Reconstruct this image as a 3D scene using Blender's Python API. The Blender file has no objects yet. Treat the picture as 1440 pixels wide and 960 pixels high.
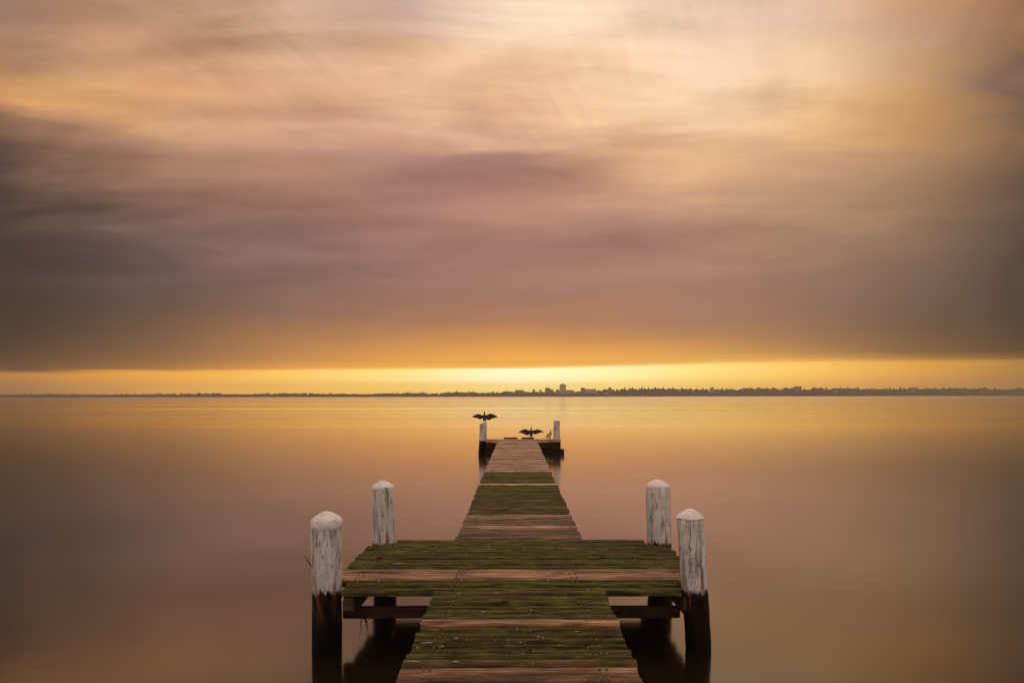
import bpy, bmesh, math, random
from mathutils import Vector, Matrix, noise as mnoise

R = math.radians
random.seed(11)
S = bpy.context.scene
COL = S.collection

# ------------------------------------------------------------------ camera
F_PX, VX, HY = 900.0, 727.0, 557.0          # focal length and vanishing point, photograph pixels
EYE = 2.11                                  # eye above the water, deck is 0.51
cam_d = bpy.data.cameras.new('camera')
cam = bpy.data.objects.new('camera', cam_d)
COL.objects.link(cam)
cam.location = (0, 0, EYE)
cam.rotation_euler = (R(90), R(0.085), 0)
cam_d.sensor_width = 36
cam_d.lens = 36 * F_PX / 1440
cam_d.shift_x = -(VX - 720) / 1440
cam_d.shift_y = (HY - 480) / 1440
cam_d.clip_start = 0.05
cam_d.clip_end = 60000
S.camera = cam

# ------------------------------------------------------------------ node helper
class NT:
    def __init__(self, tree):
        self.t = tree; self.n = tree.nodes; self.l = tree.links
    def new(self, typ, **kw):
        nd = self.n.new(typ)
        for k, v in kw.items(): setattr(nd, k, v)
        return nd
    def put(self, sock, v):
        if isinstance(v, bpy.types.NodeSocket): self.l.new(v, sock)
        elif isinstance(v, (tuple, list)) and sock.type == 'RGBA' and len(v) == 3: sock.default_value = (*v, 1)
        else: sock.default_value = v
    def math(self, op, a, b=None, c=None, clamp=False):
        nd = self.new('ShaderNodeMath', operation=op, use_clamp=clamp)
        for i, v in enumerate((a, b, c)):
            if v is not None: self.put(nd.inputs[i], v)
        return nd.outputs[0]
    def vec(self, op, a, b=None):
        nd = self.new('ShaderNodeVectorMath', operation=op)
        self.put(nd.inputs[0], a)
        if b is not None: self.put(nd.inputs[1], b)
        return nd.outputs['Value'] if op in ('LENGTH', 'DOT_PRODUCT') else nd.outputs[0]
    def sep(self, v):
        nd = self.new('ShaderNodeSeparateXYZ'); self.put(nd.inputs[0], v); return nd.outputs
    def comb(self, x, y, z):
        nd = self.new('ShaderNodeCombineXYZ')
        for i, v in enumerate((x, y, z)): self.put(nd.inputs[i], v)
        return nd.outputs[0]
    def noise(self, vec, scale=1, detail=4, rough=.55, dist=0, lac=2.0):
        nd = self.new('ShaderNodeTexNoise')
        self.put(nd.inputs['Vector'], vec)
        for k, v in (('Scale', scale), ('Detail', detail), ('Roughness', rough), ('Distortion', dist), ('Lacunarity', lac)):
            self.put(nd.inputs[k], v)
        return nd.outputs['Fac']
    def mapr(self, v, a, b, c=0., d=1., mode='LINEAR'):
        nd = self.new('ShaderNodeMapRange', clamp=True, interpolation_type=mode)
        for k, x in zip(('Value', 'From Min', 'From Max', 'To Min', 'To Max'), (v, a, b, c, d)):
            self.put(nd.inputs[k], x)
        return nd.outputs[0]
    def mix(self, f, a, b, blend='MIX'):
        nd = self.new('ShaderNodeMix', data_type='RGBA', blend_type=blend)
        self.put(nd.inputs[0], f); self.put(nd.inputs[6], a); self.put(nd.inputs[7], b)
        return nd.outputs[2]
    def ramp(self, f, stops, interp='LINEAR'):
        nd = self.new('ShaderNodeValToRGB')
        cr = nd.color_ramp; cr.interpolation = interp
        while len(cr.elements) < len(stops): cr.elements.new(.5)
        for e, (p, c) in zip(cr.elements, stops):
            e.position = p; e.color = (*c, 1)
        self.put(nd.inputs[0], f)
        return nd.outputs[0]

def lin(c):
    return tuple((v/255/12.92) if v/255 <= .04045 else ((v/255 + .055)/1.055)**2.4 for v in c)

# ------------------------------------------------------------------ sky: layered evening cloud over a Nishita sky
PXC = [0, 120, 240, 400, 560, 720, 860, 1000, 1140, 1280, 1440]
ROWS = {
0:  [(150,118,100),(172,130,102),(178,138,112),(212,175,150),(205,168,152),(252,222,195),(250,220,190),(232,200,180),(225,190,165),(205,158,118),(160,112,75)],
30: [(145,112,100),(160,122,105),(180,138,112),(222,182,155),(212,175,160),(253,225,195),(248,215,185),(235,200,178),(225,190,165),(198,150,115),(150,108,78)],
60: [(170,122,92),(195,148,112),(205,155,118),(220,175,140),(228,185,155),(250,215,180),(245,210,175),(242,208,180),(232,195,165),(200,160,130),(125,95,78)],
100:[(185,135,90),(205,155,108),(208,155,118),(222,170,128),(238,188,145),(243,200,160),(243,200,158),(252,218,180),(248,208,160),(205,158,112),(110,85,72)],
140:[(215,155,100),(228,170,108),(222,165,115),(220,168,130),(235,188,150),(232,182,142),(242,198,155),(252,218,178),(242,195,145),(200,150,95),(110,86,72)],
180:[(130,98,80),(190,140,108),(205,155,118),(200,152,125),(205,155,130),(220,172,138),(232,185,145),(235,190,152),(222,172,125),(195,145,95),(125,96,70)],
220:[(95,74,66),(150,112,95),(180,135,112),(175,128,112),(170,125,112),(178,130,118),(218,168,130),(228,178,132),(200,152,118),(180,135,105),(130,100,74)],
260:[(82,64,58),(135,102,85),(165,120,98),(180,130,105),(165,120,110),(175,125,112),(200,150,120),(215,165,125),(190,148,112),(168,130,100),(120,92,72)],
310:[(78,60,56),(100,78,72),(128,98,90),(150,110,100),(165,118,105),(180,130,112),(178,132,115),(180,136,115),(172,134,110),(145,114,92),(95,74,62)],
360:[(75,57,53),(92,72,68),(112,87,82),(135,104,98),(155,114,104),(165,120,108),(170,126,112),(172,128,110),(165,128,105),(135,105,86),(85,66,56)],
410:[(72,54,48),(88,68,62),(108,83,76),(135,102,92),(152,112,98),(160,116,100),(165,118,100),(165,120,105),(148,112,98),(120,93,80),(82,64,54)],
450:[(72,54,44),(90,69,60),(112,84,72),(142,104,86),(165,115,88),(178,122,88),(178,124,92),(165,118,95),(142,106,86),(115,88,72),(80,62,50)],
475:[(78,58,45),(102,76,60),(128,94,72),(168,118,80),(198,138,82),(215,148,78),(205,142,82),(185,132,88),(155,114,82),(122,92,68),(82,62,46)],
495:[(92,66,46),(122,86,58),(150,106,68),(198,136,76),(228,158,75),(240,168,72),(235,165,78),(212,150,78),(175,125,75),(135,98,62),(92,68,46)],
508:[(105,74,48),(138,96,58),(172,118,64),(218,150,75),(240,168,78),(246,176,80),(245,180,90),(246,190,98),(235,172,90),(190,135,70),(140,98,52)],
516:[(130,90,52),(165,115,60),(200,138,68),(240,170,82),(250,188,95),(254,210,130),(255,228,150),(255,215,125),(250,195,100),(225,160,72),(175,122,58)],
523:[(185,125,55),(222,150,60),(240,165,68),(253,195,92),(255,218,130),(255,242,205),(255,235,175),(255,218,130),(250,195,98),(225,160,70),(172,120,55)],
532:[(170,115,55),(225,152,65),(245,172,75),(253,200,100),(255,222,145),(255,243,210),(255,235,170),(255,215,120),(250,192,92),(222,158,70),(165,115,55)],
542:[(150,102,58),(205,140,65),(240,168,72),(252,195,90),(255,210,112),(255,228,150),(255,222,135),(253,205,105),(246,185,85),(215,150,68),(155,108,54)],
557:[(140,100,62),(195,135,78),(235,168,85),(250,190,90),(254,200,95),(255,210,110),(254,205,105),(250,195,92),(242,175,80),(205,145,68),(150,105,55)],
}
RY = sorted(ROWS)
for y_ in (220, 260, 310, 360, 410, 450): ROWS[y_] = [(a, b+1, c) for a, b, c in ROWS[y_]]
EDGE = [(0,521.5),(240,520),(480,519),(720,517.2),(900,513),(1140,509.5),(1440,506.5)]
def rim(px):
    for (a, ya), (b, yb) in zip(EDGE, EDGE[1:]):
        if a <= px <= b: return ya + (yb-ya)*(px-a)/(b-a)
    return EDGE[-1][1]
def table(px, y):
    px = min(max(px, 0), 1440)
    e = rim(px)
    if y < 460: return table0(px, y)
    up = table0(px, min(508, 460 + (y-460)*48/(e-460))); dn = table0(px, max(524.5, y))
    k = min(1, max(0, (y-e+1.1)/2.2))
    return tuple(a*(1-k)+b*k for a, b in zip(up, dn))
def table0(px, y):
    """cloud colour as seen in the direction of one pixel of the photograph (linear)"""
    px = min(max(px, 0), 1440); y = min(max(y, 0), 557)
    i = max(k for k in range(len(PXC)-1) if PXC[k] <= px)
    j = max(k for k in range(len(RY)-1) if RY[k] <= y)
    u = (px-PXC[i])/(PXC[i+1]-PXC[i]); v = (y-RY[j])/(RY[j+1]-RY[j])
    dk = lambda a, b: 1 if RY[b] < 200 else {0: .70, 1: .84, 2: .92, 9: .95, 10: .84}.get(a, 1)   # colour dimmed towards both sides, to offset haze and darken the water edges
    g = lambda a, b: tuple(q*dk(a, b) for q in lin(ROWS[RY[b]][a])) if RY[b] < 520 else lin(ROWS[RY[b]][a])
    return tuple((g(i,j)[c]*(1-u)+g(i+1,j)[c]*u)*(1-v) + (g(i,j+1)[c]*(1-u)+g(i+1,j+1)[c]*u)*v for c in range(3))

BACK = .50                                    # brightness of the open sky behind the photographer
ZEN = 1.25                                     # brightness overhead
SUN_EL, SUN_AZ = 52.0, 17.0

world = bpy.data.worlds.new('World'); S.world = world
world.use_nodes = True
W = NT(world.node_tree); W.n.clear()
d = W.new('ShaderNodeTexCoord').outputs['Generated']
dx, dy, dz = W.sep(d)
az = W.math('MULTIPLY', W.math('ARCTAN2', dx, dy), 57.29578)
el = W.math('MULTIPLY', W.math('ARCSINE', dz), 57.29578)
# cloud bands lie across the view on a flat layer: their own angle above the horizon and their run
ady = W.math('ADD', W.math('ABSOLUTE', dy), .02)
elb = W.math('MULTIPLY', W.math('ARCTANGENT', W.math('DIVIDE', dz, ady)), 57.29578)
azb = W.math('MULTIPLY', W.math('DIVIDE', dx, ady), 48.)
# cloud layer seen in perspective: the direction is projected on a flat layer overhead
zz = W.math('ADD', W.math('MAXIMUM', dz, 0), .10)
cx, cy = W.math('DIVIDE', dx, zz), W.math('DIVIDE', dy, zz)
a_ = R(17.7)
along = W.math('ADD', W.math('MULTIPLY', cx, math.sin(a_)), W.math('MULTIPLY', cy, math.cos(a_)))
across = W.math('SUBTRACT', W.math('MULTIPLY', cx, math.cos(a_)), W.math('MULTIPLY', cy, math.sin(a_)))
band = W.noise(W.comb(W.math('MULTIPLY', azb, .048), W.math('MULTIPLY', elb, .20), 3.1), 1.0, 5, .5, .1)
band2 = W.noise(W.comb(W.math('MULTIPLY', azb, .060), W.math('MULTIPLY', elb, .33), 9.4), 1.0, 7, .55, .30)
puff = W.noise(W.comb(cx, cy, 5.5), 1.1, 5, .5, .4)
wisp = W.noise(W.comb(W.math('MULTIPLY', along, 2.4), W.math('MULTIPLY', across, 13.0), 1.7), 1.0, 6, .62, .5)
hi = W.mapr(el, 4, 14, 0, 1, 'SMOOTHSTEP')
top = W.math('MULTIPLY', W.mapr(el, 18, 29, 0, 1, 'SMOOTHSTEP'), W.mapr(W.noise(W.comb(cx, cy, 2.2), 1.7, 3, .5), .40, .62, .15, 1))
c0 = lambda s, k: W.math('MULTIPLY', W.math('SUBTRACT', s, .5), k)
elw = W.math('ADD', el, W.math('MULTIPLY', W.math('ADD', c0(band, 7.0), c0(puff, .6)), hi))
elw = W.math('ADD', elw, W.math('MULTIPLY', c0(band2, 3.4), W.mapr(el, 2.6, 6, .05, 1)))
elw = W.math('ADD', elw, W.math('MULTIPLY', c0(wisp, 3.0), top))
azw = W.math('ADD', az, W.math('MULTIPLY', c0(band2, 9.0), hi))
azw = W.math('ADD', azw, W.math('MULTIPLY', c0(wisp, 4.0), top))
u = W.math('DIVIDE', W.math('ADD', azw, 180), 360)
rows_el = [(-12, None), (-.6, None)] + [(math.degrees(math.atan((HY-y)/F_PX)), y) for y in sorted(set([q for q in RY if q not in (508, 516, 523)] + [503,505.5,507,508.5,510,511.5,513,514.5,516,517.5,519,520.5,522,523.5,527]), reverse=True)] + [(42, None), (60, None), (90, None)]
AZS = [math.degrees(math.atan((p-VX)/F_PX)) for p in (4, 60, 120, 180, 240, 320, 400, 480, 560, 640, 720, 790, 860, 930, 1000, 1070, 1140, 1210, 1280, 1360, 1436)]
col = None; prev = None
for e, y in rows_el:
    stops = []
    ec = min(max(e, 0.0), 31.5)
    back = lin((178, 158, 148)) if e > 8 else lin((158, 132, 118))
    back = tuple(c*BACK/.36 for c in back)
    stops.append((0, back)); stops.append(((-105+180)/360, back))
    for k, a in enumerate(AZS):
        px = VX + F_PX*math.tan(R(a)); yy = HY - math.tan(R(ec))*F_PX/math.cos(R(a))
        c = table(px, yy)
        if e > 32:                                   # above the picture: brighter, evener cloud
            f = min(1, (e-31.7)/22); z = lin((238, 212, 192))
            zk = ZEN*min(1.1, max(.40, 1 + a/40*.65)) if a < 60 else ZEN   # unseen sky dimmed on the left so the water there reflects darker
            zk = zk*(1-max(0, (e-60)/30)) + ZEN*max(0, (e-60)/30)
            c = tuple(c[i]*(1-f) + z[i]*zk*f for i in range(3))
        if e < 3.2: k_ = 1 + (.14 + .22*math.exp(-(a/24)**2))*min(1, (3.2-e)/.9); c = (c[0]*k_, c[1]*k_, c[2]*k_*.86)
        elif e < 6: k_ = 1 + .12*(6-e)/2.8*math.exp(-(a/24)**2); c = (c[0]*k_, c[1]*k_, c[2]*k_*.92)
        if e < -1: c = tuple(v*.35 for v in c)
        stops.append(((a+180)/360, c))
    stops.append(((62+180)/360, tuple(.45*v for v in back)))
    stops.append(((105+180)/360, back)); stops.append((1, back))
    stops.sort(key=lambda t: t[0])
    rc = W.ramp(u, stops, 'LINEAR')
    if col is None: col = rc
    else: col = W.mix(W.mapr(elw, prev, e), col, rc)
    prev = e
mod = W.math('ADD', 1.03, W.math('MULTIPLY', W.math('ADD', c0(band2, .90), c0(puff, .22)), hi))
mod = W.math('ADD', mod, W.math('MULTIPLY', c0(wisp, .70), top))
cloud = W.mix(1.0, col, W.comb(mod, W.math('POWER', mod, 1.06), W.math('POWER', mod, 1.02)), 'MULTIPLY')
sky = W.new('ShaderNodeTexSky', sky_type='NISHITA')
sky.sun_disc = False; sky.sun_elevation = R(SUN_EL); sky.sun_rotation = R(SUN_AZ)
bg_sky = W.new('ShaderNodeBackground'); W.put(bg_sky.inputs[0], sky.outputs[0]); bg_sky.inputs[1].default_value = .05
bg_cl = W.new('ShaderNodeBackground'); W.put(bg_cl.inputs[0], cloud); bg_cl.inputs[1].default_value = 1.0
ms = W.new('ShaderNodeMixShader')
ms.inputs[0].default_value = .99                # nearly closed cover
W.l.new(bg_sky.outputs[0], ms.inputs[1]); W.l.new(bg_cl.outputs[0], ms.inputs[2])
wo = W.new('ShaderNodeOutputWorld'); W.l.new(ms.outputs[0], wo.inputs[0])

# ------------------------------------------------------------------ sun behind cloud
sd = bpy.data.lights.new('sun', 'SUN'); sd.energy = .5; sd.angle = R(30); sd.color = (1, .84, .68)
sun = bpy.data.objects.new('sun', sd); COL.objects.link(sun)
to_sun = Vector((math.sin(R(SUN_AZ))*math.cos(R(SUN_EL)), math.cos(R(SUN_AZ))*math.cos(R(SUN_EL)), math.sin(R(SUN_EL))))
sun.rotation_euler = to_sun.to_track_quat('Z', 'Y').to_euler()
sun.location = (30, 60, 60)

vs = S.view_settings
vs.view_transform = 'Standard'; vs.look = 'None'; vs.exposure = 0; vs.gamma = 1; vs.use_curve_mapping = False
S.render.engine = 'CYCLES'
S.cycles.use_denoising = True
S.cycles.max_bounces = 6; S.cycles.diffuse_bounces = 3; S.cycles.glossy_bounces = 3; S.cycles.volume_bounces = 0
S.cycles.sample_clamp_indirect = 4
S.cycles.use_adaptive_sampling = False

# ------------------------------------------------------------------ object helpers
def link(name, bm, mat, parent=None, smooth=False):
    me = bpy.data.meshes.new(name)
    bm.normal_update()
    bm.to_mesh(me); bm.free()
    if smooth:
        for p in me.polygons: p.use_smooth = True
    for m in (mat if isinstance(mat, (list, tuple)) else [mat]): me.materials.append(m)
    o = bpy.data.objects.new(name, me); COL.objects.link(o)
    if parent: o.parent = parent
    return o
def tag(o, label=None, cat=None, group=None, kind=None):
    for k, v in (('label', label), ('category', cat), ('group', group), ('kind', kind)):
        if v: o[k] = v
    return o
def empty(name, loc=(0, 0, 0), rz=0):
    o = bpy.data.objects.new(name, None); COL.objects.link(o)
    o.empty_display_size = .2
    o.location = loc; o.rotation_euler = (0, 0, rz)
    return o
def copy_tree(o, parent=None):
    c = o.copy(); COL.objects.link(c)
    if parent: c.parent = parent
    for ch in list(o.children): copy_tree(ch, c)
    return c
def box(bm, x0, x1, y0, y1, z0, z1, bevel=0, mi=0):
    vs_ = [bm.verts.new((x, y, z)) for z in (z0, z1) for y in (y0, y1) for x in (x0, x1)]
    fs = [bm.faces.new([vs_[i] for i in q]) for q in ((0,2,3,1), (4,5,7,6), (0,1,5,4), (1,3,7,5), (3,2,6,7), (2,0,4,6))]
    for f in fs: f.material_index = mi
    if bevel:
        es = list({e for f in fs for e in f.edges})
        bmesh.ops.bevel(bm, geom=es, offset=bevel, segments=1, affect='EDGES')
def tube(bm, pts, rads, seg=10, caps=True):
    pts = [Vector(p) for p in pts]; rings = []
    ref = None
    for i, p in enumerate(pts):
        t = (pts[min(i+1, len(pts)-1)] - pts[max(i-1, 0)]).normalized()
        if ref is None:
            ref = t.orthogonal().normalized()
        ref = (ref - t*ref.dot(t)).normalized()
        b = t.cross(ref)
        r = rads[i] if isinstance(rads[i], tuple) else (rads[i], rads[i])
        rings.append([bm.verts.new(p + ref*math.cos(2*math.pi*k/seg)*r[0] + b*math.sin(2*math.pi*k/seg)*r[1]) for k in range(seg)])
    for a, b in zip(rings, rings[1:]):
        for k in range(seg):
            bm.faces.new((a[k], a[(k+1) % seg], b[(k+1) % seg], b[k]))
    if caps:
        bm.faces.new(list(reversed(rings[0]))); bm.faces.new(rings[-1])
    return rings

def material(name):
    m = bpy.data.materials.new(name); m.use_nodes = True
    t = NT(m.node_tree); t.n.clear()
    out = t.new('ShaderNodeOutputMaterial')
    return m, t, out
def principled(t, out, color, rough=.7, spec=.5, normal=None):
    p = t.new('ShaderNodeBsdfPrincipled')
    t.put(p.inputs['Base Color'], color); t.put(p.inputs['Roughness'], rough)
    t.put(p.inputs['Specular IOR Level'], spec)
    if normal is not None: t.l.new(normal, p.inputs['Normal'])
    t.l.new(p.outputs[0], out.inputs[0])
    return p
def bump(t, h, strength=.5, dist=.01):
    b = t.new('ShaderNodeBump'); b.inputs['Strength'].default_value = strength; b.inputs['Distance'].default_value = dist
    t.l.new(h, b.inputs['Height']); return b.outputs[0]
def objco(t): return t.new('ShaderNodeTexCoord').outputs['Object']
def scaled(t, v, s): return t.vec('MULTIPLY', v, s)

# ------------------------------------------------------------------ materials
def make_water():
    m, t, out = material('long exposure water')
    co = objco(t)
    streak = t.noise(scaled(t, co, (.006, .05, 0)), 1, 5, .55, .3)
    rip = t.noise(scaled(t, co, (.25, .6, 0)), 1, 3, .5)
    rough = t.math('ADD', t.mapr(streak, .3, .7, .09, .15), t.mapr(t.sep(co)[1], 60, 1500, 0, .07))
    gl = t.new('ShaderNodeBsdfGlossy'); gl.distribution = 'GGX'
    t.put(gl.inputs['Color'], (1, .94, .84)); t.put(gl.inputs['Roughness'], rough)
    bp = bump(t, rip, .08, .03)
    t.l.new(bp, gl.inputs['Normal'])
    df = t.new('ShaderNodeBsdfDiffuse'); t.put(df.inputs['Color'], (.014, .009, .0045))
    fr = t.new('ShaderNodeLayerWeight'); fr.inputs['Blend'].default_value = .5
    fac = t.ramp(fr.outputs['Facing'], [(0, (.05,)*3), (.40, (.12,)*3), (.60, (.19,)*3), (.66, (.27,)*3), (.73, (.43,)*3), (.80, (.76,)*3), (.86, (.97,)*3), (.93, (1,)*3), (1, (1,)*3)])
    mx = t.new('ShaderNodeMixShader')
    t.l.new(fac, mx.inputs[0]); t.l.new(df.outputs[0], mx.inputs[1]); t.l.new(gl.outputs[0], mx.inputs[2])
    t.l.new(mx.outputs[0], out.inputs[0])
    return m
def make_plank():
    m, t, out = material('mossy planks')
    co = objco(t)
    at = t.new('ShaderNodeAttribute'); at.attribute_name = 'plank'
    moss, tone, pale = t.sep(at.outputs['Color'])
    off = t.comb(t.math('MULTIPLY', tone, 37.), 0, t.math('MULTIPLY', pale, 11.))
    cg = t.vec('ADD', co, off)
    grain = t.noise(scaled(t, cg, (2.2, 46, 46)), 1, 6, .62, .6)
    fine = t.noise(scaled(t, cg, (9, 190, 60)), 1, 4, .6)
    blot = t.noise(scaled(t, cg, (2.6, 5, 5)), 1, 4, .55, .4)
    big = t.noise(scaled(t, co, (.75, .9, 1)), 1, 3, .5)
    wood = t.ramp(grain, [(.28, (.018, .008, .004)), (.44, (.080, .040, .018)), (.56, (.17, .092, .044)), (.70, (.46, .29, .155))])
    wood = t.mix(t.math('MULTIPLY', pale, .62), wood, t.mix(t.mapr(grain, .36, .64), (.13, .082, .060), (.74, .57, .46)))
    wood = t.mix(1., wood, (1.16, 1.06, .92), 'MULTIPLY')
    wood = t.mix(1., wood, t.ramp(tone, [(0, (.42, .38, .36)), (.5, (.92, .9, .88)), (1, (1.35, 1.22, 1.08))]), 'MULTIPLY')
    st2 = t.noise(scaled(t, cg, (1.7, 8, 8)), 1, 4, .6, .5)
    wood = t.mix(1., wood, t.ramp(st2, [(.3, (.5, .48, .46)), (.5, (1, 1, 1)), (.68, (1.5, 1.42, 1.34))]), 'MULTIPLY')
    wood = t.mix(t.mapr(blot, .56, .72, 0, .6), wood, (.045, .024, .013))
    mo = t.ramp(t.noise(scaled(t, cg, (5, 42, 20)), 1, 5, .65, .4),
                [(.30, (.007, .005, .0015)), (.42, (.031, .026, .006)), (.56, (.074, .065, .012)), (.70, (.18, .162, .030))])
    mo = t.mix(t.mapr(big, .42, .66, 0, .8), mo, t.mix(1., mo, (1.25, 1.55, .8), 'MULTIPLY'))
    # how much of the wood the moss covers, plank by plank, worn off along the grain
    m_ = t.math('ADD', moss, t.math('ADD', t.math('MULTIPLY', t.math('SUBTRACT', blot, .5), 1.3), t.math('MULTIPLY', t.math('SUBTRACT', grain, .5), 1.1)))
    mfac = t.mapr(m_, .30, .72, 0, .96)
    colr = t.mix(mfac, wood, mo)
    colr = t.mix(t.mapr(fine, .36, .28, 0, .75), colr, (.008, .006, .003))
    # pale droppings and lichen flecks
    vo = t.new('ShaderNodeTexVoronoi'); t.put(vo.inputs['Vector'], scaled(t, t.vec('ADD', co, t.comb(blot, fine, 0)), (4.2, 7.5, 1))); vo.inputs['Scale'].default_value = 1.5
    cell = t.sep(vo.outputs['Color'])[0]
    spot = t.math('MULTIPLY', t.mapr(vo.outputs['Distance'], .10, .055), t.math('GREATER_THAN', cell, .80))
    colr = t.mix(t.math('MULTIPLY', spot, .8), colr, (.46, .38, .30))
    h = t.math('ADD', t.math('MULTIPLY', grain, .6), t.math('ADD', t.math('MULTIPLY', fine, .4), t.math('MULTIPLY', mfac, .5)))
    rough = t.mapr(mfac, 0, 1, .62, .95)
    principled(t, out, colr, rough, .25, bump(t, h, 1., .011))
    return m
def make_post():
    m, t, out = material('weathered painted pile')
    co = objco(t)
    inf = t.new('ShaderNodeObjectInfo').outputs['Random']
    co2 = t.vec('ADD', co, t.comb(t.math('MULTIPLY', inf, 31.), t.math('MULTIPLY', inf, 17.), 0))
    z = t.sep(co)[2]
    streak = t.noise(scaled(t, co2, (17, 17, 1.6)), 1, 6, .62, .5)
    crack = t.noise(scaled(t, co2, (52, 52, 7.0)), 1, 5, .7, .8)
    blot = t.noise(scaled(t, co2, (6, 6, 4)), 1, 4, .6, .5)
    paint = t.mix(t.mapr(blot, .35, .7), (.84, .81, .79), (.60, .565, .54))
    paint = t.mix(t.mapr(streak, .49, .62, 0, .80), paint, (.22, .165, .13))
    paint = t.mix(t.mapr(crack, .565, .63, 0, .9), paint, (.060, .042, .032))
    peel = t.noise(scaled(t, co2, (11, 11, 5)), 1, 6, .68, .9)
    paint = t.mix(t.mapr(peel, .60, .635, 0, .85), paint, t.mix(streak, (.20, .145, .11), (.34, .28, .24)))
    rust = t.mapr(t.math('ADD', streak, t.mapr(z, .82, .50, -.12, .12)), .60, .72, 0, .8)
    paint = t.mix(t.math('MULTIPLY', rust, t.mapr(z, .82, .62, 0, 1)), paint, (.26, .115, .045))
    dark = t.ramp(t.noise(scaled(t, co2, (16, 16, 3.0)), 1, 5, .65, .5), [(.35, (.006, .0035, .002)), (.5, (.030, .013, .006)), (.66, (.13, .055, .024))])
    dark = t.mix(t.mapr(z, .40, .20, 0, .92), dark, (.0035, .003, .0025))
    edge = t.math('ADD', z, t.math('ADD', t.math('MULTIPLY', t.math('SUBTRACT', streak, .5), .22), t.math('MULTIPLY', t.math('SUBTRACT', crack, .5), .22)))
    colr = t.mix(t.mapr(edge, .487, .512), dark, paint)
    h = t.math('SUBTRACT', t.math('ADD', t.math('MULTIPLY', crack, .8), streak), t.mapr(peel, .57, .61, 0, .4))
    principled(t, out, colr, t.mapr(edge, .487, .512, .85, .6), .15, bump(t, h, .9, .014))
    return m
def make_cap():
    m, t, out = material('white cap paint')
    co = objco(t)
    n = t.noise(scaled(t, co, (14, 14, 14)), 1, 5, .6, .4)
    s = t.noise(scaled(t, co, (40, 40, 30)), 1, 4, .7)
    c = t.mix(t.mapr(n, .4, .7), (.84, .80, .78), (.62, .57, .54))
    c = t.mix(t.mapr(s, .64, .74, 0, .6), c, (.25, .19, .15))
    principled(t, out, c, .55, .35, bump(t, t.math('ADD', n, s), .5, .008))
    return m
def make_timber(name, a, b, rough=.8):
    m, t, out = material(name)
    co = objco(t)
    g = t.noise(scaled(t, co, (7, 7, 26)), 1, 6, .62, .6)
    g2 = t.noise(scaled(t, co, (3, 3, 3)), 1, 3, .5)
    c = t.mix(t.mapr(g, .3, .7), a, b)
    c = t.mix(t.mapr(g2, .5, .72, 0, .7), c, tuple(v*.3 for v in a))
    principled(t, out, c, rough, .2, bump(t, g, .7, .01))
    return m
def make_plain(name, a, b, scale=5, rough=.8, spec=.3):
    m, t, out = material(name)
    n = t.noise(scaled(t, objco(t), (scale,)*3), 1, 4, .6)
    principled(t, out, t.mix(t.mapr(n, .3, .7), a, b), rough, spec, bump(t, n, .3, .02/scale))
    return m
WATER, PLANK, POST, CAP = make_water(), make_plank(), make_post(), make_cap()
DARK = make_timber('wet dark timber', (.014, .008, .005), (.075, .038, .021))
GREY = make_timber('weathered end grain', (.045, .030, .020), (.14, .095, .065))
PLUME = make_plain('black plumage', (.006, .005, .006), (.020, .014, .014), 40, .5, .4)
PLUME_G = make_plain('grey plumage', (.030, .028, .027), (.075, .070, .066), 40, .55, .4)
PLUME_B = make_plain('brown plumage', (.34, .18, .085), (.52, .31, .16), 40, .6, .3)
BILL = make_plain('horn bill', (.10, .07, .03), (.16, .11, .05), 60, .4, .5)
FOOT = make_plain('dark webbed foot', (.008, .007, .007), (.02, .018, .018), 60, .5, .4)

# ------------------------------------------------------------------ water
bm = bmesh.new()
xs = [-7000, -2500, -600, -120, -30, -8, 0, 8, 30, 120, 600, 2500, 7000]
ys = [-400, -80, -20, 0, 6, 14, 30, 80, 250, 800, 2200, 4500]
grid = [[bm.verts.new((x, y, 0)) for x in xs] for y in ys]
for j in range(len(ys)-1):
    for i in range(len(xs)-1):
        bm.faces.new((grid[j][i], grid[j][i+1], grid[j+1][i+1], grid[j+1][i]))
tag(link('water', bm, WATER), kind='structure')
bm = bmesh.new()
box(bm, -40, 40, -60, 60, -2.6, -2.2)
tag(link('lake_bed', bm, make_plain('silt', (.05, .035, .02), (.08, .055, .035), .5)), kind='structure')

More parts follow.
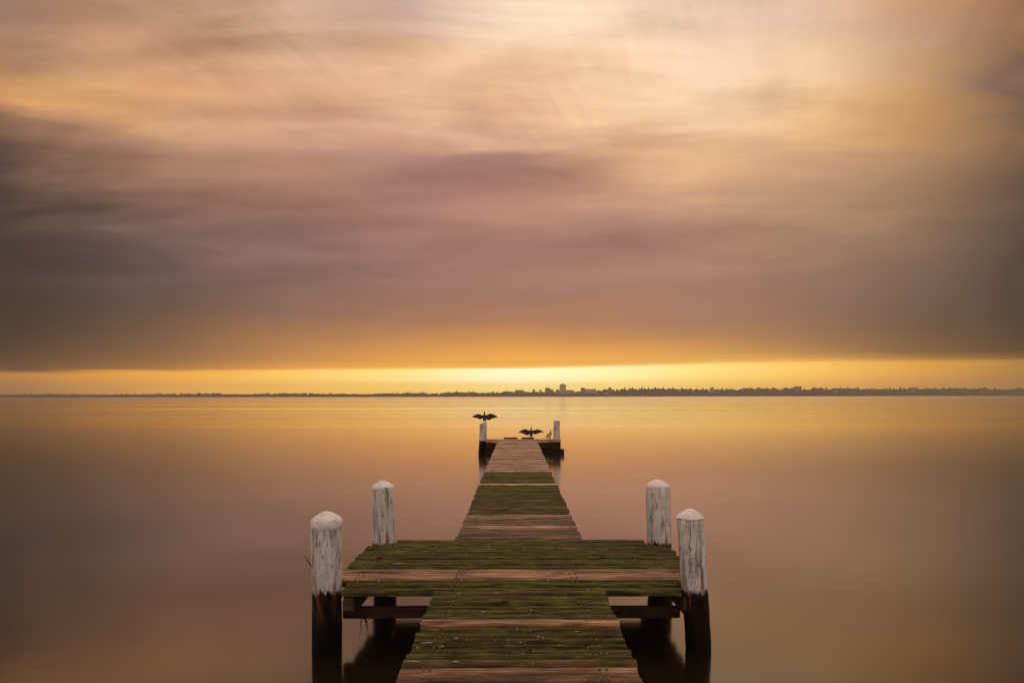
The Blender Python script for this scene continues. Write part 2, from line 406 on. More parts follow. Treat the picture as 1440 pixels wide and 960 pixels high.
# ------------------------------------------------------------------ jetty
DZ = .51                                     # deck level
CX = .017                                    # centre line of the walkway
jetty = tag(empty('jetty', (CX, 5, 0)), 'long mossy timber jetty with white topped posts running out over the still water', 'jetty')
jetty.location = (0, 0, 0)
def plank(bm, layer, x0, x1, y0, y1, zt, th, moss, tone, pale, wear=1.):
    """one board across the jetty: rounded top edges, uneven sides and ends"""
    n = max(6, int((x1-x0)/.07))
    sd_ = random.random()*100
    prof = lambda a, b: [(a, zt-th), (a, zt-.017), (a+.013, zt-.003), ((a+b)/2, zt), (b-.013, zt-.003), (b, zt-.017), (b, zt-th)]
    rings = []
    for i in range(n+1):
        x = x0 + (x1-x0)*i/n
        j = lambda k: mnoise.noise(Vector((x*3.1, sd_, k)))*.006*wear + mnoise.noise(Vector((x*14, sd_, k+7)))*.003*wear
        w = mnoise.noise(Vector((x*1.3, sd_, 3)))*.004
        ring = []
        for q, (y, z) in enumerate(prof(y0 + j(0), y1 + j(20))):
            xe = x
            if i in (0, n): xe += random.uniform(-.006, .006)
            dz_ = w + (mnoise.noise(Vector((x*9, y*9, sd_)))*.0035 if 1 <= q <= 5 else 0)
            ring.append(bm.verts.new((xe, y, z + dz_)))
        rings.append(ring)
    fs = []
    for a, b in zip(rings, rings[1:]):
        m_ = len(a)
        for k in range(m_):
            fs.append(bm.faces.new((a[k], b[k], b[(k+1) % m_], a[(k+1) % m_])))
    fs.append(bm.faces.new(rings[0])); fs.append(bm.faces.new(list(reversed(rings[-1]))))
    for f in fs:
        for lp in f.loops: lp[layer] = (moss, tone, pale, 1)
def course(y0, y1, w, jit=.18):
    """widths of the boards that fill y0..y1"""
    n = max(1, round((y1-y0)/w)); ws = [1 + random.uniform(-jit, jit) for _ in range(n)]
    k = (y1-y0)/sum(ws); out = []; y = y0
    for v in ws: out.append((y, y+v*k)); y += v*k
    return out
def deck(name, segs, half, rag, notch=None, label=None, cx=CX):
    bm = bmesh.new(); layer = bm.loops.layers.color.new('plank') if False else bm.loops.layers.float_color.new('plank')
    for (y0, y1, w, moss, tone, pale, dzt) in segs:
        for (a, b) in course(y0, y1, w):
            g = random.uniform(.009, .020) if random.random() < .72 else random.uniform(.026, .040)
            l, r = cx-half + random.uniform(-rag, rag), cx+half + random.uniform(-rag, rag)
            if notch: l, r = notch((a+b)/2, l, r)
            plank(bm, layer, l, r, a+g/2, b-g/2, DZ + dzt + random.uniform(-.005, .005), .05,
                  min(1, max(0, moss + random.choice((-.20, -.06, 0, .02, .05, .1, .14)) + random.uniform(-.08, .08))), min(1, max(0, tone + random.uniform(-.36, .36))), min(1, max(0, pale + random.uniform(-.12, .12))))
    o = link(name, bm, PLANK, jetty)
    if label: o['label'] = label
    return o
HW = .695
near = deck('walkway', [(-4.0, 3.2, .105, .45, .5, .25, 0), (3.2, 3.815, .115, .22, .42, .24, 0), (3.815, 4.472, .096, .78, .5, .1, 0),
                        (4.478, 4.60, .12, .16, .55, .30, .004), (4.606, 5.285, .105, .86, .5, .1, 0)], HW, .012,
            label='walkway of mossy boards in the foreground')
def notch(y, l, r):
    if y > 6.93: l, r = -1.335, 1.405
    if y < 5.48: l, r = -1.455, 1.365
    return l, r
plat = deck('platform', [(5.29, 5.63, .115, .9, .45, .1, 0), (5.64, 5.97, .165, .18, .55, .32, .003), (5.98, 6.9, .115, .86, .45, .12, 0), (6.9, 7.2, .15, .72, .25, .1, -.002)], 1.607, .018, notch,
            label='wide crosswise platform of bright mossy boards', cx=.01)
far = deck('walkway', [(7.21, 7.78, .14, .15, .26, .28, 0), (7.785, 7.93, .145, .06, .85, .60, .004), (7.94, 8.72, .15, .20, .32, .34, 0),
                       (8.73, 11.55, .15, .80, .5, .18, 0), (11.56, 11.72, .16, .1, .8, .75, .005), (11.73, 13.55, .15, .74, .5, .22, 0),
                       (13.56, 24.0, .15, .08, .62, .80, 0)], HW+.008, .014,
           label='far walkway running from mossy boards to bare pale ones')
end_p = deck('platform', [(23.05, 24.0, .16, .06, .5, .72, 0)], 1.38, .02, lambda y, l, r: (max(l, -1.10) if y < 23.5 else l, CX-HW-.03), label='bare end platform wing', cx=.06)
end_p2 = deck('platform', [(23.05, 24.0, .16, .06, .5, .72, 0)], 1.53, .02, lambda y, l, r: (CX+HW+.03, r), label='bare end platform wing', cx=.06)

NAIL = make_plain('rusty nail head', (.10, .045, .02), (.22, .16, .09), 60, .7, .4)
bm = bmesh.new(); rnd = random.Random(3)
for (y0, y1, st, hw_) in ((3.3, 7.15, .112, (-.52, .5)), (5.4, 6.9, .112, (-1.40, 1.425)), (7.3, 14, .15, (-.52, .5))):
    y = y0
    while y < y1:
        for x in hw_:
            for dx_ in (-.022, .02):
                p_ = Vector((x+dx_+rnd.gauss(0, .006), y+rnd.gauss(0, .008), DZ-.001))
                ra = [bm.verts.new(p_ + Vector((math.cos(a*.9)*.0085, math.sin(a*.9)*.0085, 0))) for a in range(7)]
                rb = [bm.verts.new(p_ + Vector((math.cos(a*.9)*.006, math.sin(a*.9)*.006, .011))) for a in range(7)]
                for a in range(7): bm.faces.new((ra[a], ra[(a+1) % 7], rb[(a+1) % 7], rb[a]))
                bm.faces.new(rb); bm.faces.new(ra[::-1])
        y += st
tag(link('nail_heads', bm, NAIL, jetty), kind='stuff')
def beam(name, x0, x1, y0, y1, z0, z1, mat=DARK, parent=jetty, bev=.008):
    bm = bmesh.new(); box(bm, x0, x1, y0, y1, z0, z1, bev)
    # rough sawn: cut along the long side and jitter
    long_e = [e for e in bm.edges if e.calc_length() > .8]
    if long_e: bmesh.ops.subdivide_edges(bm, edges=long_e, cuts=8, use_grid_fill=True)
    for v in bm.verts:
        v.co += mnoise.noise_vector(v.co*2.3)*.006
    return link(name, bm, mat, parent)
ZB = DZ - .055                               # underside of the boards
# cross heads carry the stringers, stringers carry the boards
for x in (-.52, .5): beam('stringer', x-.055, x+.055, -4.0, 5.22, ZB-.165, ZB-.002)
for x in (-.52, .5): beam('stringer', x-.06, x+.06, 5.235, 24.0, ZB-.165, ZB-.002)
for x in (-1.40, 1.425): beam('stringer', x-.05, x+.05, 5.34, 7.15, ZB-.165, ZB-.002)
for x in (-1.40, 1.425): beam('stringer_end', x-.046, x+.046, 5.295, 5.337, ZB-.122, ZB-.012, GREY)
beam('cross_head', -1.50, 1.40, 5.50, 5.58, .200, .290)
beam('cross_head', -1.33, 1.40, 7.0, 7.1, ZB-.07, ZB-.003)
for y in (1.0, -3.0): beam('cross_head', -.85, .88, y, y+.15, .205, ZB-.167)
for y in (11.2, 15.4, 19.5): beam('cross_head', -.62, .62, y, y+.15, .205, ZB-.167)
# end head: heavy beam just over the water, boarded front on both sides
beam('cross_head', -1.40, 1.70, 23.08, 23.28, -.06, .20)
beam('fascia', -1.12, CX-HW-.03, 23.0, 23.045, .215, ZB-.002)
beam('fascia', CX+HW+.03, 1.57, 23.0, 23.045, .215, ZB-.002)
for x in (-1.0, 1.25): beam('stringer', x-.05, x+.05, 23.3, 23.98, ZB-.165, ZB-.002)
beam('end_kerb', -.50, .02, 23.99, 24.12, DZ+.003, DZ+.055)
beam('end_kerb', .17, .64, 23.99, 24.12, DZ+.003, DZ+.055)

def pile(name, top, base, r_top, r_base, cap=None, label=None, seed=0, slant=0):
    """round timber pile from the bed to its top; cap = (overhang, skirt, cone)"""
    o_base = Vector((base[0], base[1], 0))
    rnd = random.Random(seed)
    bm = bmesh.new()
    seg, rings = 28, 46
    zt = top[2]
    pr = None
    for i in range(rings+1):
        z = -1.9 + (zt+1.9)*(i/rings)**.8
        f = z/zt
        c = Vector((base[0] + (top[0]-base[0])*f, base[1] + (top[1]-base[1])*f, z)) - o_base
        rr = r_base + (r_top-r_base)*min(1, max(0, f))
        ring = []
        for k in range(seg):
            a = 2*math.pi*k/seg
            dv = Vector((math.cos(a), math.sin(a), 0))
            n1 = mnoise.noise(Vector((dv.x*1.4+seed*9, dv.y*1.4, z*1.2)))*.06
            n2 = mnoise.noise(Vector((dv.x*5+seed*5, dv.y*5, z*1.5)))*.05
            rot = 0
            if z < .42: rot = mnoise.noise(Vector((dv.x*3+seed, dv.y*3, z*7)))*.09*min(1, (.42-z)/.3)
            zz_ = z + (dv.x*slant*(1 if i == rings else 0))
            ring.append(bm.verts.new(c + dv*rr*(1+n1+n2+rot) + Vector((0, 0, zz_-z))))
        if pr:
            for k in range(seg): bm.faces.new((pr[k], pr[(k+1) % seg], ring[(k+1) % seg], ring[k]))
        else: bm.faces.new(list(reversed(ring)))
        pr = ring
    bm.faces.new(pr)
    o = link(name, bm, POST, jetty, smooth=True)
    o.location = o_base
    if label: o['label'] = label
    if cap:
        ov, skirt, cone = cap
        bm = bmesh.new(); pr = None
        c = Vector(top) - o_base
        prof = [(r_top*.96, -skirt), (r_top+ov, -skirt+.006), (r_top+ov, -.012), (r_top+ov-.006, .004), (r_top*.82, cone*.34), (r_top*.55, cone*.66), (r_top*.28, cone*.90), (r_top*.08, cone)]
        for (r_, z) in prof:
            ring = []
            for k in range(seg):
                a = 2*math.pi*k/seg
                q = 1 + mnoise.noise(Vector((math.cos(a)*2+seed*3, math.sin(a)*2, z*12)))*.035
                ring.append(bm.verts.new(c + Vector((math.cos(a)*r_*q, math.sin(a)*r_*q, z + mnoise.noise(Vector((math.cos(a)*2.5, math.sin(a)*2.5, seed+z*6)))*.006))))
            if pr:
                for k in range(seg): bm.faces.new((pr[k], pr[(k+1) % seg], ring[(k+1) % seg], ring[k]))
            else: bm.faces.new(list(reversed(ring)))
            pr = ring
        bm.faces.new(pr)
        link('post_cap', bm, CAP, o, smooth=True)
    return o
fl = pile('mooring_post', (-1.593, 5.35, 1.085), (-1.592, 5.35), .124, .124, (.004, .075, .066), 'white post at the front left platform corner with rounded white cap', 1)
fr = pile('mooring_post', (1.445, 5.35, 1.105), (1.516, 5.35), .112, .103, (.004, .012, .062), 'leaning white post at the front right platform corner, rust stained', 2)
bl = pile('mooring_post', (-1.488, 7.09, 1.115), (-1.462, 7.09), .123, .125, (.002, .030, .064), 'white post at the back left platform corner with cracked paint', 3)
br = pile('mooring_post', (1.555, 7.06, 1.125), (1.575, 7.06), .130, .130, (.002, .030, .064), 'white post at the back right platform corner with flaking paint', 4)
efl = pile('mooring_post', (-1.222, 23.2, 1.15), (-1.25, 23.2), .130, .140, None, 'slanted top white post at the far left end carrying a bird', 5, .04)
efr = pile('mooring_post', (1.455, 23.5, 1.21), (1.455, 23.5), .118, .13, None, 'flat topped white post at the far right end', 6)
for (x, y) in [(-.72, 1.08), (.74, 1.08), (-.72, -2.9), (.74, -2.9)] + [(s*.44, yy) for yy in (11.0, 15.2, 19.3) for s in (-1, 1)]:
    o = pile('support_pile', (x, y, .20 if abs(x) < .6 else .44), (x, y), .12, .125, None, None, int(abs(x*10)+y))
    o.data.materials.clear(); o.data.materials.append(DARK)

# bolt heads and a ladder of nails are texture; the one bright bolt by the left post is a part
bm = bmesh.new(); bmesh.ops.create_cone(bm, cap_ends=True, segments=6, radius1=.012, radius2=.010, depth=.02, matrix=Matrix.Translation((-1.445, 5.29, .435)) @ Matrix.Rotation(R(90), 4, 'X'))
link('bolt', bm, make_plain('galvanised steel', (.3, .28, .26), (.5, .46, .42), 80, .4, .6), jetty)

# ------------------------------------------------------------------ cormorants
def bird(name, loc, rz, mat, label, spread=True, lift=1., scale=1., seed=0):
    """one continuous body with wings held out (or folded), fused by a voxel remesh; bill and feet are parts"""
    root = tag(empty(name, loc, rz), label, 'bird')
    bm = bmesh.new()
    if spread:   # upright, leaning slightly forward (+y), tail down behind
        tube(bm, [(0,-.10,.035), (0,-.075,.06), (0,-.04,.10), (0,-.01,.16), (0,.01,.22), (0,.015,.27), (0,.010,.30), (0,.012,.335), (0,.03,.362), (0,.055,.375), (0,.075,.382)],
             [(.028,.010), (.036,.018), (.058,.048), (.070,.064), (.066,.060), (.042,.040), (.026,.027), (.021,.022), (.022,.023), (.018,.019), (.008,.008)], 14)
    else:
        tube(bm, [(0,-.17,.05), (0,-.11,.085), (0,-.05,.13), (0,.0,.18), (0,.04,.225), (0,.055,.26), (0,.04,.285), (0,.03,.31), (0,.045,.335), (0,.07,.34)],
             [(.020,.008), (.038,.026), (.062,.056), (.066,.062), (.050,.048), (.030,.030), (.023,.024), (.021,.022), (.024,.024), (.012,.012)], 14)
        for s in (-1, 1):
            tube(bm, [(s*.045,.04,.215), (s*.062,-.02,.17), (s*.05,-.09,.105), (s*.02,-.16,.06)], [(.018,.04), (.022,.058), (.018,.04), (.006,.012)], 10)
    for s in (-1, 1):
        tube(bm, [(s*.035,-.012,.13), (s*.042,.0,.06), (s*.044,.004,.012)], [.026, .014, .009], 8)
        if spread:
            # outline of the wing in its own plane: shoulder, wrist, primaries, secondaries
            lead = [(.030,.262), (.10,.270), (.175,.300*lift), (.225,.318*lift), (.29,.300*lift), (.37,.272), (.44,.240), (.492,.205)]
            trail = [(.030,.150), (.085,.128), (.130,.100), (.185,.098), (.25,.128), (.32,.158), (.40,.176), (.485,.190)]
            n = len(lead); top_, bot_ = [], []
            sy = 1 + .05*s*math.cos(seed*1.3+.4); sx = 1 + .035*s*math.sin(seed+.8)
            for i in range(n):
                for lst, dy in ((top_, .009), (bot_, -.009)):
                    fold = .05*math.sin(i/(n-1)*math.pi)
                    ro = []
                    for q in range(7):
                        f = q/6
                        x = lead[i][0]*(1-f) + trail[i][0]*f; z = lead[i][1]*(1-f) + trail[i][1]*f
                        if q == 6: z -= .010*math.sin(i*2.6 + seed) ; x += .006*math.cos(i*3.1)
                        y = fold - .03*f + dy*(1-.6*f)*(1-.5*i/n)
                        ro.append(bm.verts.new((s*(.03+(x-.03)*sx), y, .262+(z-.262)*(1+(sy-1)*2.2))))
                    lst.append(ro)
            def quad(*v):
                bm.faces.new(v if s > 0 else tuple(reversed(v)))
            for i in range(n-1):
                for q in range(6):
                    quad(top_[i][q], top_[i][q+1], top_[i+1][q+1], top_[i+1][q])
                    quad(bot_[i][q], bot_[i+1][q], bot_[i+1][q+1], bot_[i][q+1])
                quad(top_[i][0], top_[i+1][0], bot_[i+1][0], bot_[i][0])
                quad(top_[i][6], bot_[i][6], bot_[i+1][6], top_[i+1][6])
            for q in range(6):
                quad(top_[0][q], bot_[0][q], bot_[0][q+1], top_[0][q+1])
                quad(top_[-1][q], top_[-1][q+1], bot_[-1][q+1], bot_[-1][q])
    bmesh.ops.recalc_face_normals(bm, faces=bm.faces[:])
    tmp = link('body', bm, mat)
    md = tmp.modifiers.new('fuse', 'REMESH'); md.mode = 'VOXEL'; md.voxel_size = .0055
    sm = tmp.modifiers.new('soften', 'SMOOTH'); sm.iterations = 2; sm.factor = .4
    dg = bpy.context.evaluated_depsgraph_get()
    me = bpy.data.meshes.new_from_object(tmp.evaluated_get(dg))
    old = tmp.data; tmp.modifiers.clear(); tmp.data = me; bpy.data.meshes.remove(old)
    me.materials.clear(); me.materials.append(mat)
    for p in me.polygons: p.use_smooth = True
    tmp.parent = root
    bm = bmesh.new()
    if spread: tube(bm, [(0,.070,.381), (0,.085,.402), (0,.095,.428), (0,.092,.437)], [.009, .007, .005, .002], 8)
    else: tube(bm, [(0,.072,.340), (0,.10,.338), (0,.128,.332), (0,.134,.324)], [.009, .007, .005, .002], 8)
    link('bill', bm, BILL, root, True)
    for s in (-1, 1):
        bm = bmesh.new()
        a = [bm.verts.new((s*.044 + dx_, dy_, 0)) for dx_, dy_ in ((-.008,-.018), (.008,-.018), (.030,.040), (.010,.052), (-.012,.052), (-.028,.036))]
        b = [bm.verts.new((v.co.x, v.co.y, .012 if i < 2 else .006)) for i, v in enumerate(a)]
        bm.faces.new(list(reversed(a))); bm.faces.new(b)
        for i in range(6): bm.faces.new((a[i], a[(i+1) % 6], b[(i+1) % 6], b[i]))
        link('foot', bm, FOOT, root)
    root.scale = (scale,)*3
    return root
bird('cormorant', (-1.175, 23.2, 1.165), R(20), PLUME, 'dark cormorant drying its spread wings on top of the far left post', True, 1., 1.0, 0)
bird('cormorant', (.53, 24.05, DZ+.056), R(-5), PLUME, 'dark cormorant with spread wings standing low on the end of the deck', True, 1.0, .98, 2)
bird('cormorant', (1.20, 23.6, DZ+.012), R(-62), PLUME_B, 'small brown cormorant with folded wings beside the far right post', False, 1., .98, 4)

# ------------------------------------------------------------------ small things on the jetty
LEAF = make_plain('dry leaf', (.16, .075, .035), (.30, .16, .08), 30, .8)
PALE = make_plain('pale feather', (.55, .48, .42), (.72, .66, .6), 30, .8)
def leaf(name, x, y, size, mat, label, cat, seed, asp=2.2, rz=0.):
    rnd = random.Random(seed); bm = bmesh.new(); n = 9; L = []; Rr = []
    for i in range(n):
        f = i/(n-1); w = size/asp*math.sin(math.pi*min(1, f*.96+.03))**.8*.5
        cu = (.02*math.sin(f*3)+.012)*(1. if asp < 4 else .12)
        L.append((f*size-size/2, w, cu + rnd.uniform(0, .003))); Rr.append((f*size-size/2, -w, cu + rnd.uniform(0, .006)))
    mid = [((a[0]+b[0])/2, 0, min(a[2], b[2])*.3) for a, b in zip(L, Rr)]
    rows = [[bm.verts.new(p) for p in q] for q in (L, mid, Rr)]
    for a, b in zip(rows, rows[1:]):
        for i in range(n-1): bm.faces.new((a[i], b[i], b[i+1], a[i+1]))
    g = bmesh.ops.solidify(bm, geom=bm.faces[:], thickness=.0025)
    o = link(name, bm, mat); o.location = (x, y, DZ+.010); o.rotation_euler = (0, 0, rz)
    return tag(o, label, cat)
def at(px, py, z=DZ+.005):
    Y = (EYE-z)*F_PX/(py-HY); return (px-VX)*Y/F_PX, Y
x, y = at(533, 787); leaf('fallen_leaf', x, y, .075, LEAF, 'curled brown leaf on the moss at the left end of the platform', 'leaf', 1, 1.3, .4)
x, y = at(559, 793); leaf('feather', x, y, .105, PALE, 'pale feather on the moss at the left of the platform', 'feather', 2, 4.5, .05)
x, y = at(600, 905); leaf('feather', x, y, .075, PALE, 'pale feather near the left edge of the foreground walkway', 'feather', 3, 4.5, .02)
x, y = at(581, 931); leaf('feather', x, y, .085, PALE, 'thin pale feather on the left edge above the bare foreground boards', 'feather', 4, 6, -.1)
x, y = at(709, 851); leaf('fallen_leaf', x, y, .085, LEAF, 'brown leaf on the moss in the middle of the foreground walkway', 'leaf', 5, 2.6, -.1)
x, y = at(743, 920); leaf('fallen_leaf', x, y, .05, LEAF, 'small reddish leaf on the middle of the moss nearest the camera', 'leaf', 6, 1.6, .7)
# dark clump of weed on the right edge of the near walkway
bm = bmesh.new(); rnd = random.Random(5)
for k in range(26):
    a = Vector((rnd.gauss(0, .035), rnd.gauss(0, .018), .006)); dr = Vector((rnd.uniform(-1, 1), rnd.uniform(-.6, .6), 0)).normalized()
    tube(bm, [a, a+dr*.02+Vector((0, 0, rnd.uniform(.003, .014))), a+dr*.045+Vector((0, 0, .003))], [.003, .0028, .001], 5)
x, y = at(853, 891); o = link('weed_clump', bm, make_plain('dead weed', (.05, .022, .014), (.11, .05, .03), 40, .8)); o.location = (x, y, DZ+.006)
tag(o, 'dark reddish clump of dry weed near the right edge of the walkway', 'weed')
# litter: flecks nobody could count
bm = bmesh.new(); rnd = random.Random(8)
for k in range(120):
    reg = rnd.random()
    if reg < .35: x, y = rnd.uniform(-1.25, 1.25), rnd.uniform(5.5, 7.1)
    elif reg < .6: x, y = rnd.uniform(-.64, .66), rnd.uniform(3.4, 5.25)
    else: x, y = rnd.uniform(-.64, .66), rnd.uniform(7.3, 23.5)
    s = rnd.uniform(.0025, .007)*(1 + (y > 9)*.6); asp = rnd.uniform(1, 3.2)
    pts = [bm.verts.new((x+math.cos(a)*s*asp*rnd.uniform(.7, 1.2), y+math.sin(a)*s*rnd.uniform(.7, 1.2), DZ+.009)) for a in [i*math.pi/3 for i in range(6)]]
    c = bm.verts.new((x, y, DZ+.014))
    for i in range(6): bm.faces.new((pts[i], pts[(i+1) % 6], c))
    bm.faces.new(list(reversed(pts)))
tag(link('litter', bm, make_plain('shell and bark flecks', (.26, .17, .11), (.55, .45, .36), 3, .85)), 'pale flecks of shell and bark scattered over the deck boards', 'litter', kind='stuff')
# twig caught behind the front left post, strand of weed hanging from the beam
bm = bmesh.new()
tube(bm, [(-1.70, 5.36, .66), (-1.735, 5.35, .715), (-1.775, 5.34, .785)], [.008, .006, .003], 6)
tag(link('twig', bm, GREY, None, True), 'thin pale twig sticking out behind the front left white post', 'twig')
for i, (x, lab, L_) in enumerate(((-1.335, 'forked strand of dead weed hanging from the beam beside the front left post', .17), (1.30, 'wispy strand of dead weed hanging under the beam beside the leaning right post', .14))):
    bm = bmesh.new(); rnd = random.Random(i+3)
    for k in range(4):
        p = Vector((x + k*.012*(1 if i == 0 else -1), 5.488, .225)); pts = [p.copy()]
        for j in range(5):
            p = p + Vector((rnd.uniform(-.012, .016), rnd.uniform(-.004, .003), -L_/5*(1-.18*k))); pts.append(p.copy())
        tube(bm, pts, [.005, .0045, .004, .003, .0025, .001], 5)
    tag(link('weed_strand', bm, DARK, None, True), lab, 'weed')

# ------------------------------------------------------------------ far shore
SH = 4050.0
MPP = SH/F_PX                                   # metres per photograph pixel out there
PROF = [(-600,5.),(0,4.9),(60,4.6),(100,4.4),(170,4.1),(190,5.2),(230,4.8),(255,5.1),(288,5.6),(300,4.0),(340,4.4),(362,5.4),(420,5.6),(440,4.3),(462,5.3),(480,4.4),
        (520,4.1),(532,5.4),(560,5.6),(610,5.6),(630,7.2),(660,6.8),(690,6.8),(720,7.4),(750,7.4),(790,7.8),(820,8.0),(860,9.2),(900,11.0),(950,11.2),(1000,9.6),(1060,10.4),(1085,11.4),
        (1130,11.4),(1200,11.2),(1250,10.2),(1310,10.6),(1380,10.8),(1440,10.4),(2100,10.)]
def prof(px):
    for (a, ha), (b, hb) in zip(PROF, PROF[1:]):
        if a <= px <= b: return ha + (hb-ha)*(px-a)/(b-a)
    return 5.
X_of = lambda px: (px-VX)*MPP
px_of = lambda X: X/MPP + VX
def land(X, f):
    """ground height at fraction f of the way from waterline to ridge"""
    p_ = px_of(X)
    h = max(2.5, prof(p_)*MPP - 13 + 5.5*min(1, max(0, (p_-790)/80)))
    return .6 + h*min(1, f)**.8
bm = bmesh.new(); rows_ = []
N = 240
for i in range(N+1):
    X = -6200 + 12400*i/N
    y0 = SH + 14*math.sin(X*.004) + 8*math.sin(X*.013)
    rows_.append([bm.verts.new((X, y0-6, -.8)), bm.verts.new((X, y0, .6))] + [bm.verts.new((X, y0+260*f, land(X, f) + mnoise.noise(Vector((X*.01, f*4, 0)))*1.2)) for f in (.2, .45, .7, 1.)] + [bm.verts.new((X, y0+700, land(X, 1)*.7))])
for a, b in zip(rows_, rows_[1:]):
    for k in range(len(a)-1): bm.faces.new((a[k], b[k], b[k+1], a[k+1]))
tag(link('far_shore', bm, make_plain('shore ground', (.045, .045, .022), (.085, .075, .04), .03, .9)), kind='structure')
FOL = make_plain('distant foliage', (.022, .030, .012), (.055, .062, .024), .12, .9)
rnd = random.Random(21)
b_ = bmesh.new(); bmesh.ops.create_icosphere(b_, subdivisions=2, radius=1); b_.verts.ensure_lookup_table()
ICO_V = [v.co.copy() for v in b_.verts]; ICO_F = [[v.index for v in f.verts] for f in b_.faces]; b_.free()
def clump(bm, X, Y, Z, r, h):
    vs_ = []
    for c in ICO_V:
        k = 1 + rnd.uniform(-.22, .22)
        vs_.append(bm.verts.new((X + c[0]*r*k, Y + c[1]*r*k, Z + h*.5 + c[2]*h*.55*k)))
    for f in ICO_F: bm.faces.new([vs_[i] for i in f])
bm = bmesh.new()
for i in range(3000):
    X = rnd.uniform(-4300, 4300)
    if rnd.random() < .85: X = rnd.uniform(-3450, 3450)
    f = rnd.random()**1.2
    y0 = SH + 14*math.sin(X*.004) + 8*math.sin(X*.013)
    h = rnd.uniform(8, 14) + (rnd.random()**3)*5
    clump(bm, X, y0 + 3 + f*250, land(X, f)-.8, rnd.uniform(6, 13), h)
tag(link('shore_wood', bm, FOL), 'low dark belt of trees along the whole far shore', 'wood', kind='stuff')

# single trees that stand above the belt
def pine_mesh():
    crown = bmesh.new()
    for k in range(7):
        z = 4 + k*2.6; r = 4.6*(1-k/8)*(1 + .25*math.sin(k*2.1))
        tube(crown, [(0, 0, z), (0, 0, z+.9), (0, 0, z+2.2)], [r, r*.62, .25], 8)
    trunk = bmesh.new(); tube(trunk, [(0, 0, -2), (0, 0, 12), (0, 0, 22.5)], [.55, .35, .12], 8)
    return crown, trunk
def round_mesh():
    crown = bmesh.new(); r2 = random.Random(4)
    for k in range(11):
        g = bmesh.ops.create_icosphere(crown, subdivisions=1, radius=1)
        cxx = Vector((r2.gauss(0, 2.4), r2.gauss(0, 2.4), 10 + r2.gauss(0, 2.0))); r_ = r2.uniform(2, 3.4)
        for v in g['verts']: v.co = cxx + v.co*r_*(1 + r2.uniform(-.2, .2))
    trunk = bmesh.new(); tube(trunk, [(0, 0, -2), (0, 0, 5), (0.3, 0, 10)], [.7, .5, .2], 8)
    return crown, trunk
BARK = make_plain('bark', (.03, .022, .015), (.06, .045, .03), 1, .9)
def tree_proto(name, meshes, label, group):
    root = tag(empty(name), label, 'tree', group)
    c, t_ = meshes
    link('crown', c, FOL, root); link('trunk', t_, BARK, root)
    return root
pine = tree_proto('pine_tree', pine_mesh(), 'slim conical pine standing above the tree line on the far shore', 'pines above the far tree line')
oak = tree_proto('broadleaf_tree', round_mesh(), 'rounded broadleaf tree standing above the far shore tree line', 'round trees above the far tree line')
def plant(proto, px, htop, H, first):
    if proto is pine and px > 640: htop = prof(px) + (htop-prof(px))*.25
    o = proto if first else copy_tree(proto)
    X = X_of(px)
    y0 = SH + 14*math.sin(X*.004) + 8*math.sin(X*.013)
    z0 = land(X, .5)-.5
    hh = max(6, htop*MPP - z0)
    s = hh/H
    o.location = (X, y0+130, z0); o.scale = (max(.55, min(1.15, s*.8)),)*2 + (s,)
    o.rotation_euler = (0, 0, px*.7)
pines = [(193,6.0),(257,5.9),(275,6.2),(286,6.2),(345,5.6),(401,6.0),(411,6.4),(418,5.8),(423,5.8),(488,5.8),(497,5.9),(504,6.3),(512,6.8),(519,5.4),(547,9.0),(552,9.2),(562,7.6),(564,8.8),(569,9.4),(571,9.2),(575,8.8),(580,7.8),(586,8.0),(592,9.0),(594,7.6),
         (603,7.8),(616,6.8),(627,7.6),(690,8.6),(693,9.0),(697,8.2),(975,12.4),(989,13.0),(1006,13.0),(1038,13.0),(1105,14.2),(1145,14.2),(1245,13.6),(1295,13.8),(1398,13.4)]
for i, (p, h) in enumerate(pines): plant(pine, p, h, 22.5, i == 0)
rounds = [(22,5.2),(205,5.4),(240,5.3),(268,5.8),(366,5.8),(390,5.9),(455,5.6),(640,7.7),(664,7.2),(712,7.8),(884,12.4),(895,12.2),(908,13.2),(917,12.2),(927,12.6),(939,12.0),(952,11.8),(966,11.8),(996,11.0),(1024,11.2),(1066,12.0),(1078,12.4),(1090,12.2),(1118,12.0),
          (1160,12.2),(1178,12.0),(1198,12.0),(1208,12.0),(1222,12.0),(1268,12.0),(1283,12.2),(1306,12.2),(1330,11.5),(1352,11.6),(1376,11.6),(1420,11.6)]
for i, (p, h) in enumerate(rounds): plant(oak, p, h, 14.5, i == 0)

# buildings among the trees
def wall_mat(name, a, b, st):
    m, t, out = material(name)
    co = objco(t)
    z = t.sep(co)[2]; x = t.sep(co)[0]
    fl_ = t.math('GREATER_THAN', t.math('FRACT', t.math('DIVIDE', z, st)), .52)
    wx = t.math('GREATER_THAN', t.math('FRACT', t.math('DIVIDE', x, 3.4)), .35)
    c = t.mix(t.math('MULTIPLY', fl_, wx), a, b)
    principled(t, out, c, .7, .3)
    return m
WALL_L = wall_mat('rendered wall with window rows', (.58, .50, .45), (.16, .14, .13), 3.1)
WALL_B = wall_mat('brick wall with window rows', (.28, .19, .15), (.10, .09, .085), 3.1)
ROOF = make_plain('tile roof', (.15, .07, .045), (.22, .11, .07), .6, .8)
CONC = make_plain('concrete roof', (.26, .24, .22), (.34, .31, .28), .4, .8)
def place_y(X): return SH + 14*math.sin(X*.004) + 8*math.sin(X*.013)
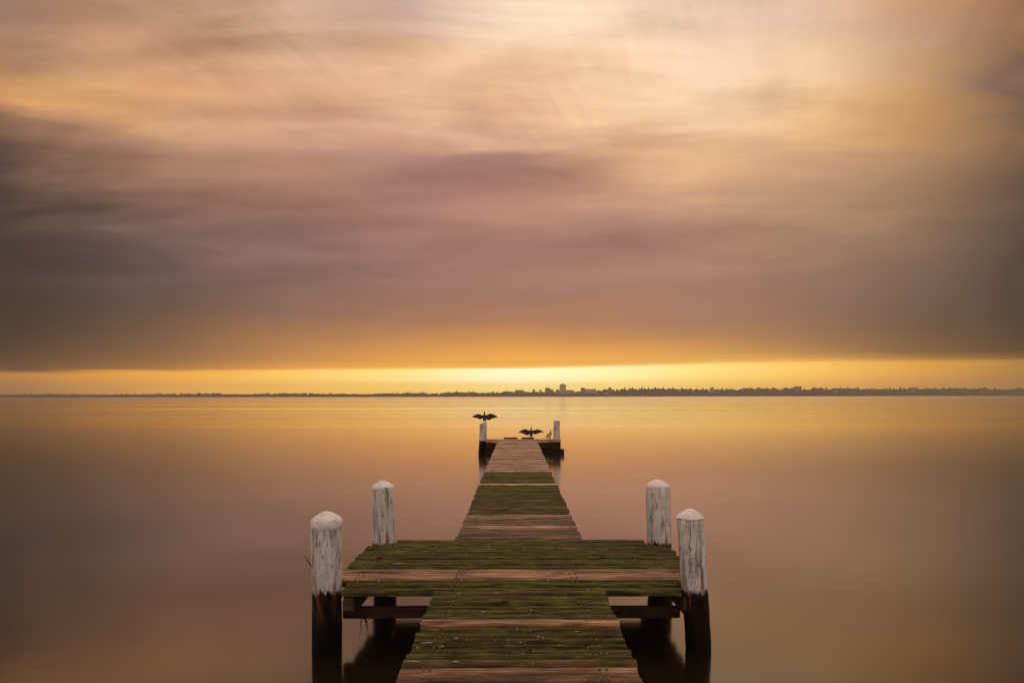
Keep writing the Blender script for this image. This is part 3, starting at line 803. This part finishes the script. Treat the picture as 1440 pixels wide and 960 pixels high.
def block(px0, px1, htop, label, wall=WALL_L, plant_room=True, f=.35, depth=26, name='apartment_block', steps=None):
    X0, X1 = X_of(px0), X_of(px1); w = X1-X0; cx_ = (X0+X1)/2
    z0 = land(cx_, f)-2; H = htop*MPP - z0
    root = tag(empty(name, (cx_, place_y(cx_)+f*250, z0)), label, 'building')
    bm = bmesh.new(); box(bm, -w/2, w/2, -depth/2, depth/2, 0, H); link('wall', bm, wall, root)
    bm = bmesh.new(); box(bm, -w/2-.7, w/2+.7, -depth/2-.7, depth/2+.7, H+.01, H+.9); link('roof', bm, CONC, root)
    if plant_room:
        bm = bmesh.new(); box(bm, -w*.28, w*.30, -depth*.25, depth*.25, H+.92, H+4.6); link('plant_room', bm, CONC, root)
    for (a, b, hh) in (steps or []):
        bm = bmesh.new(); box(bm, X_of(a)-cx_, X_of(b)-cx_, -depth/2+1, depth/2-1, 0, hh*MPP-z0); link('wing', bm, wall, root)
    return root
block(788.7, 797.2, 17.2, 'tall apartment tower rising above the far shore right of centre', plant_room=True, depth=30, name='apartment_tower')
block(767.5, 775, 11.8, 'wide blocky building with stepped roof just left of the far tower', WALL_B, True, steps=[(775.2, 779.5, 10.2)])
block(749.5, 753, 10.0, 'small square building left of the stepped block on the far shore', WALL_B, False)
block(759, 762, 9.8, 'narrow block between the square building and the stepped block', WALL_L, False)
block(783, 788, 9.8, 'low building joined to the left foot of the far tower', WALL_B, False)
block(798, 808, 9.2, 'long low building at the right foot of the far tower', WALL_L, False)
block(819, 824.5, 11.8, 'flat roofed block at the left of the long far terrace', WALL_B, True)
block(825, 841, 10.6, 'long flat terrace of flats on the far shore right of the tower', WALL_L, False)
block(858.8, 863, 12.2, 'square lone block with small roof hut left of the far hill', WALL_B, True)
block(724, 737, 9.2, 'long flat low building left of the far tower, level with the trees', WALL_B, False)
block(1126.5, 1135, 14.0, 'broad flat topped block on the far hill at the right', WALL_B, False)
block(1003.5, 1008, 12.6, 'small pale block on the far slope right of the hill top', WALL_L, False)
block(1292, 1297, 12.0, 'dark square block near the right end of the far hill', WALL_B, False)
def house_proto():
    root = tag(empty('hillside_house'), 'small pale hillside house among the trees on the far shore', 'house', 'small houses on the far hillside')
    bm = bmesh.new(); box(bm, -6, 6, -5, 5, -3, 6); link('wall', bm, WALL_L, root)
    bm = bmesh.new()
    v = [bm.verts.new(p) for p in ((-6.6,-5.6,6.02), (6.6,-5.6,6.02), (6.6,5.6,6.02), (-6.6,5.6,6.02), (-5,0,9.4), (5,0,9.4))]
    for q in ((0,1,5,4), (2,3,4,5), (1,2,5), (3,0,4), (3,2,1,0)): bm.faces.new([v[i] for i in q])
    link('roof', bm, ROOF, root)
    return root
hp = house_proto(); rnd = random.Random(33)
for i in range(64):
    px = rnd.uniform(815, 1250) if i % 5 else rnd.uniform(1250, 1440)
    if i % 9 == 0: px = rnd.uniform(640, 815)
    X = X_of(px); f = rnd.uniform(.15, .9)
    o = hp if i == 0 else copy_tree(hp)
    o.location = (X, place_y(X)+f*250, land(X, f)+rnd.uniform(3, 8)); o.rotation_euler = (0, 0, rnd.uniform(-.6, .6))
    s = rnd.uniform(.8, 1.35); o.scale = (s, s, s)

# ------------------------------------------------------------------ haze over the lake
m, t, out = material('evening haze')
pv = t.new('ShaderNodeVolumePrincipled')
t.put(pv.inputs['Color'], (.95, .80, .66)); pv.inputs['Density'].default_value = .00012; pv.inputs['Anisotropy'].default_value = .35
t.l.new(pv.outputs[0], out.inputs['Volume'])
bm = bmesh.new(); box(bm, -7300, 7300, -700, 4900, -4, 92)
tag(link('haze', bm, m), 'thin warm evening haze over the lake', 'haze', kind='stuff')
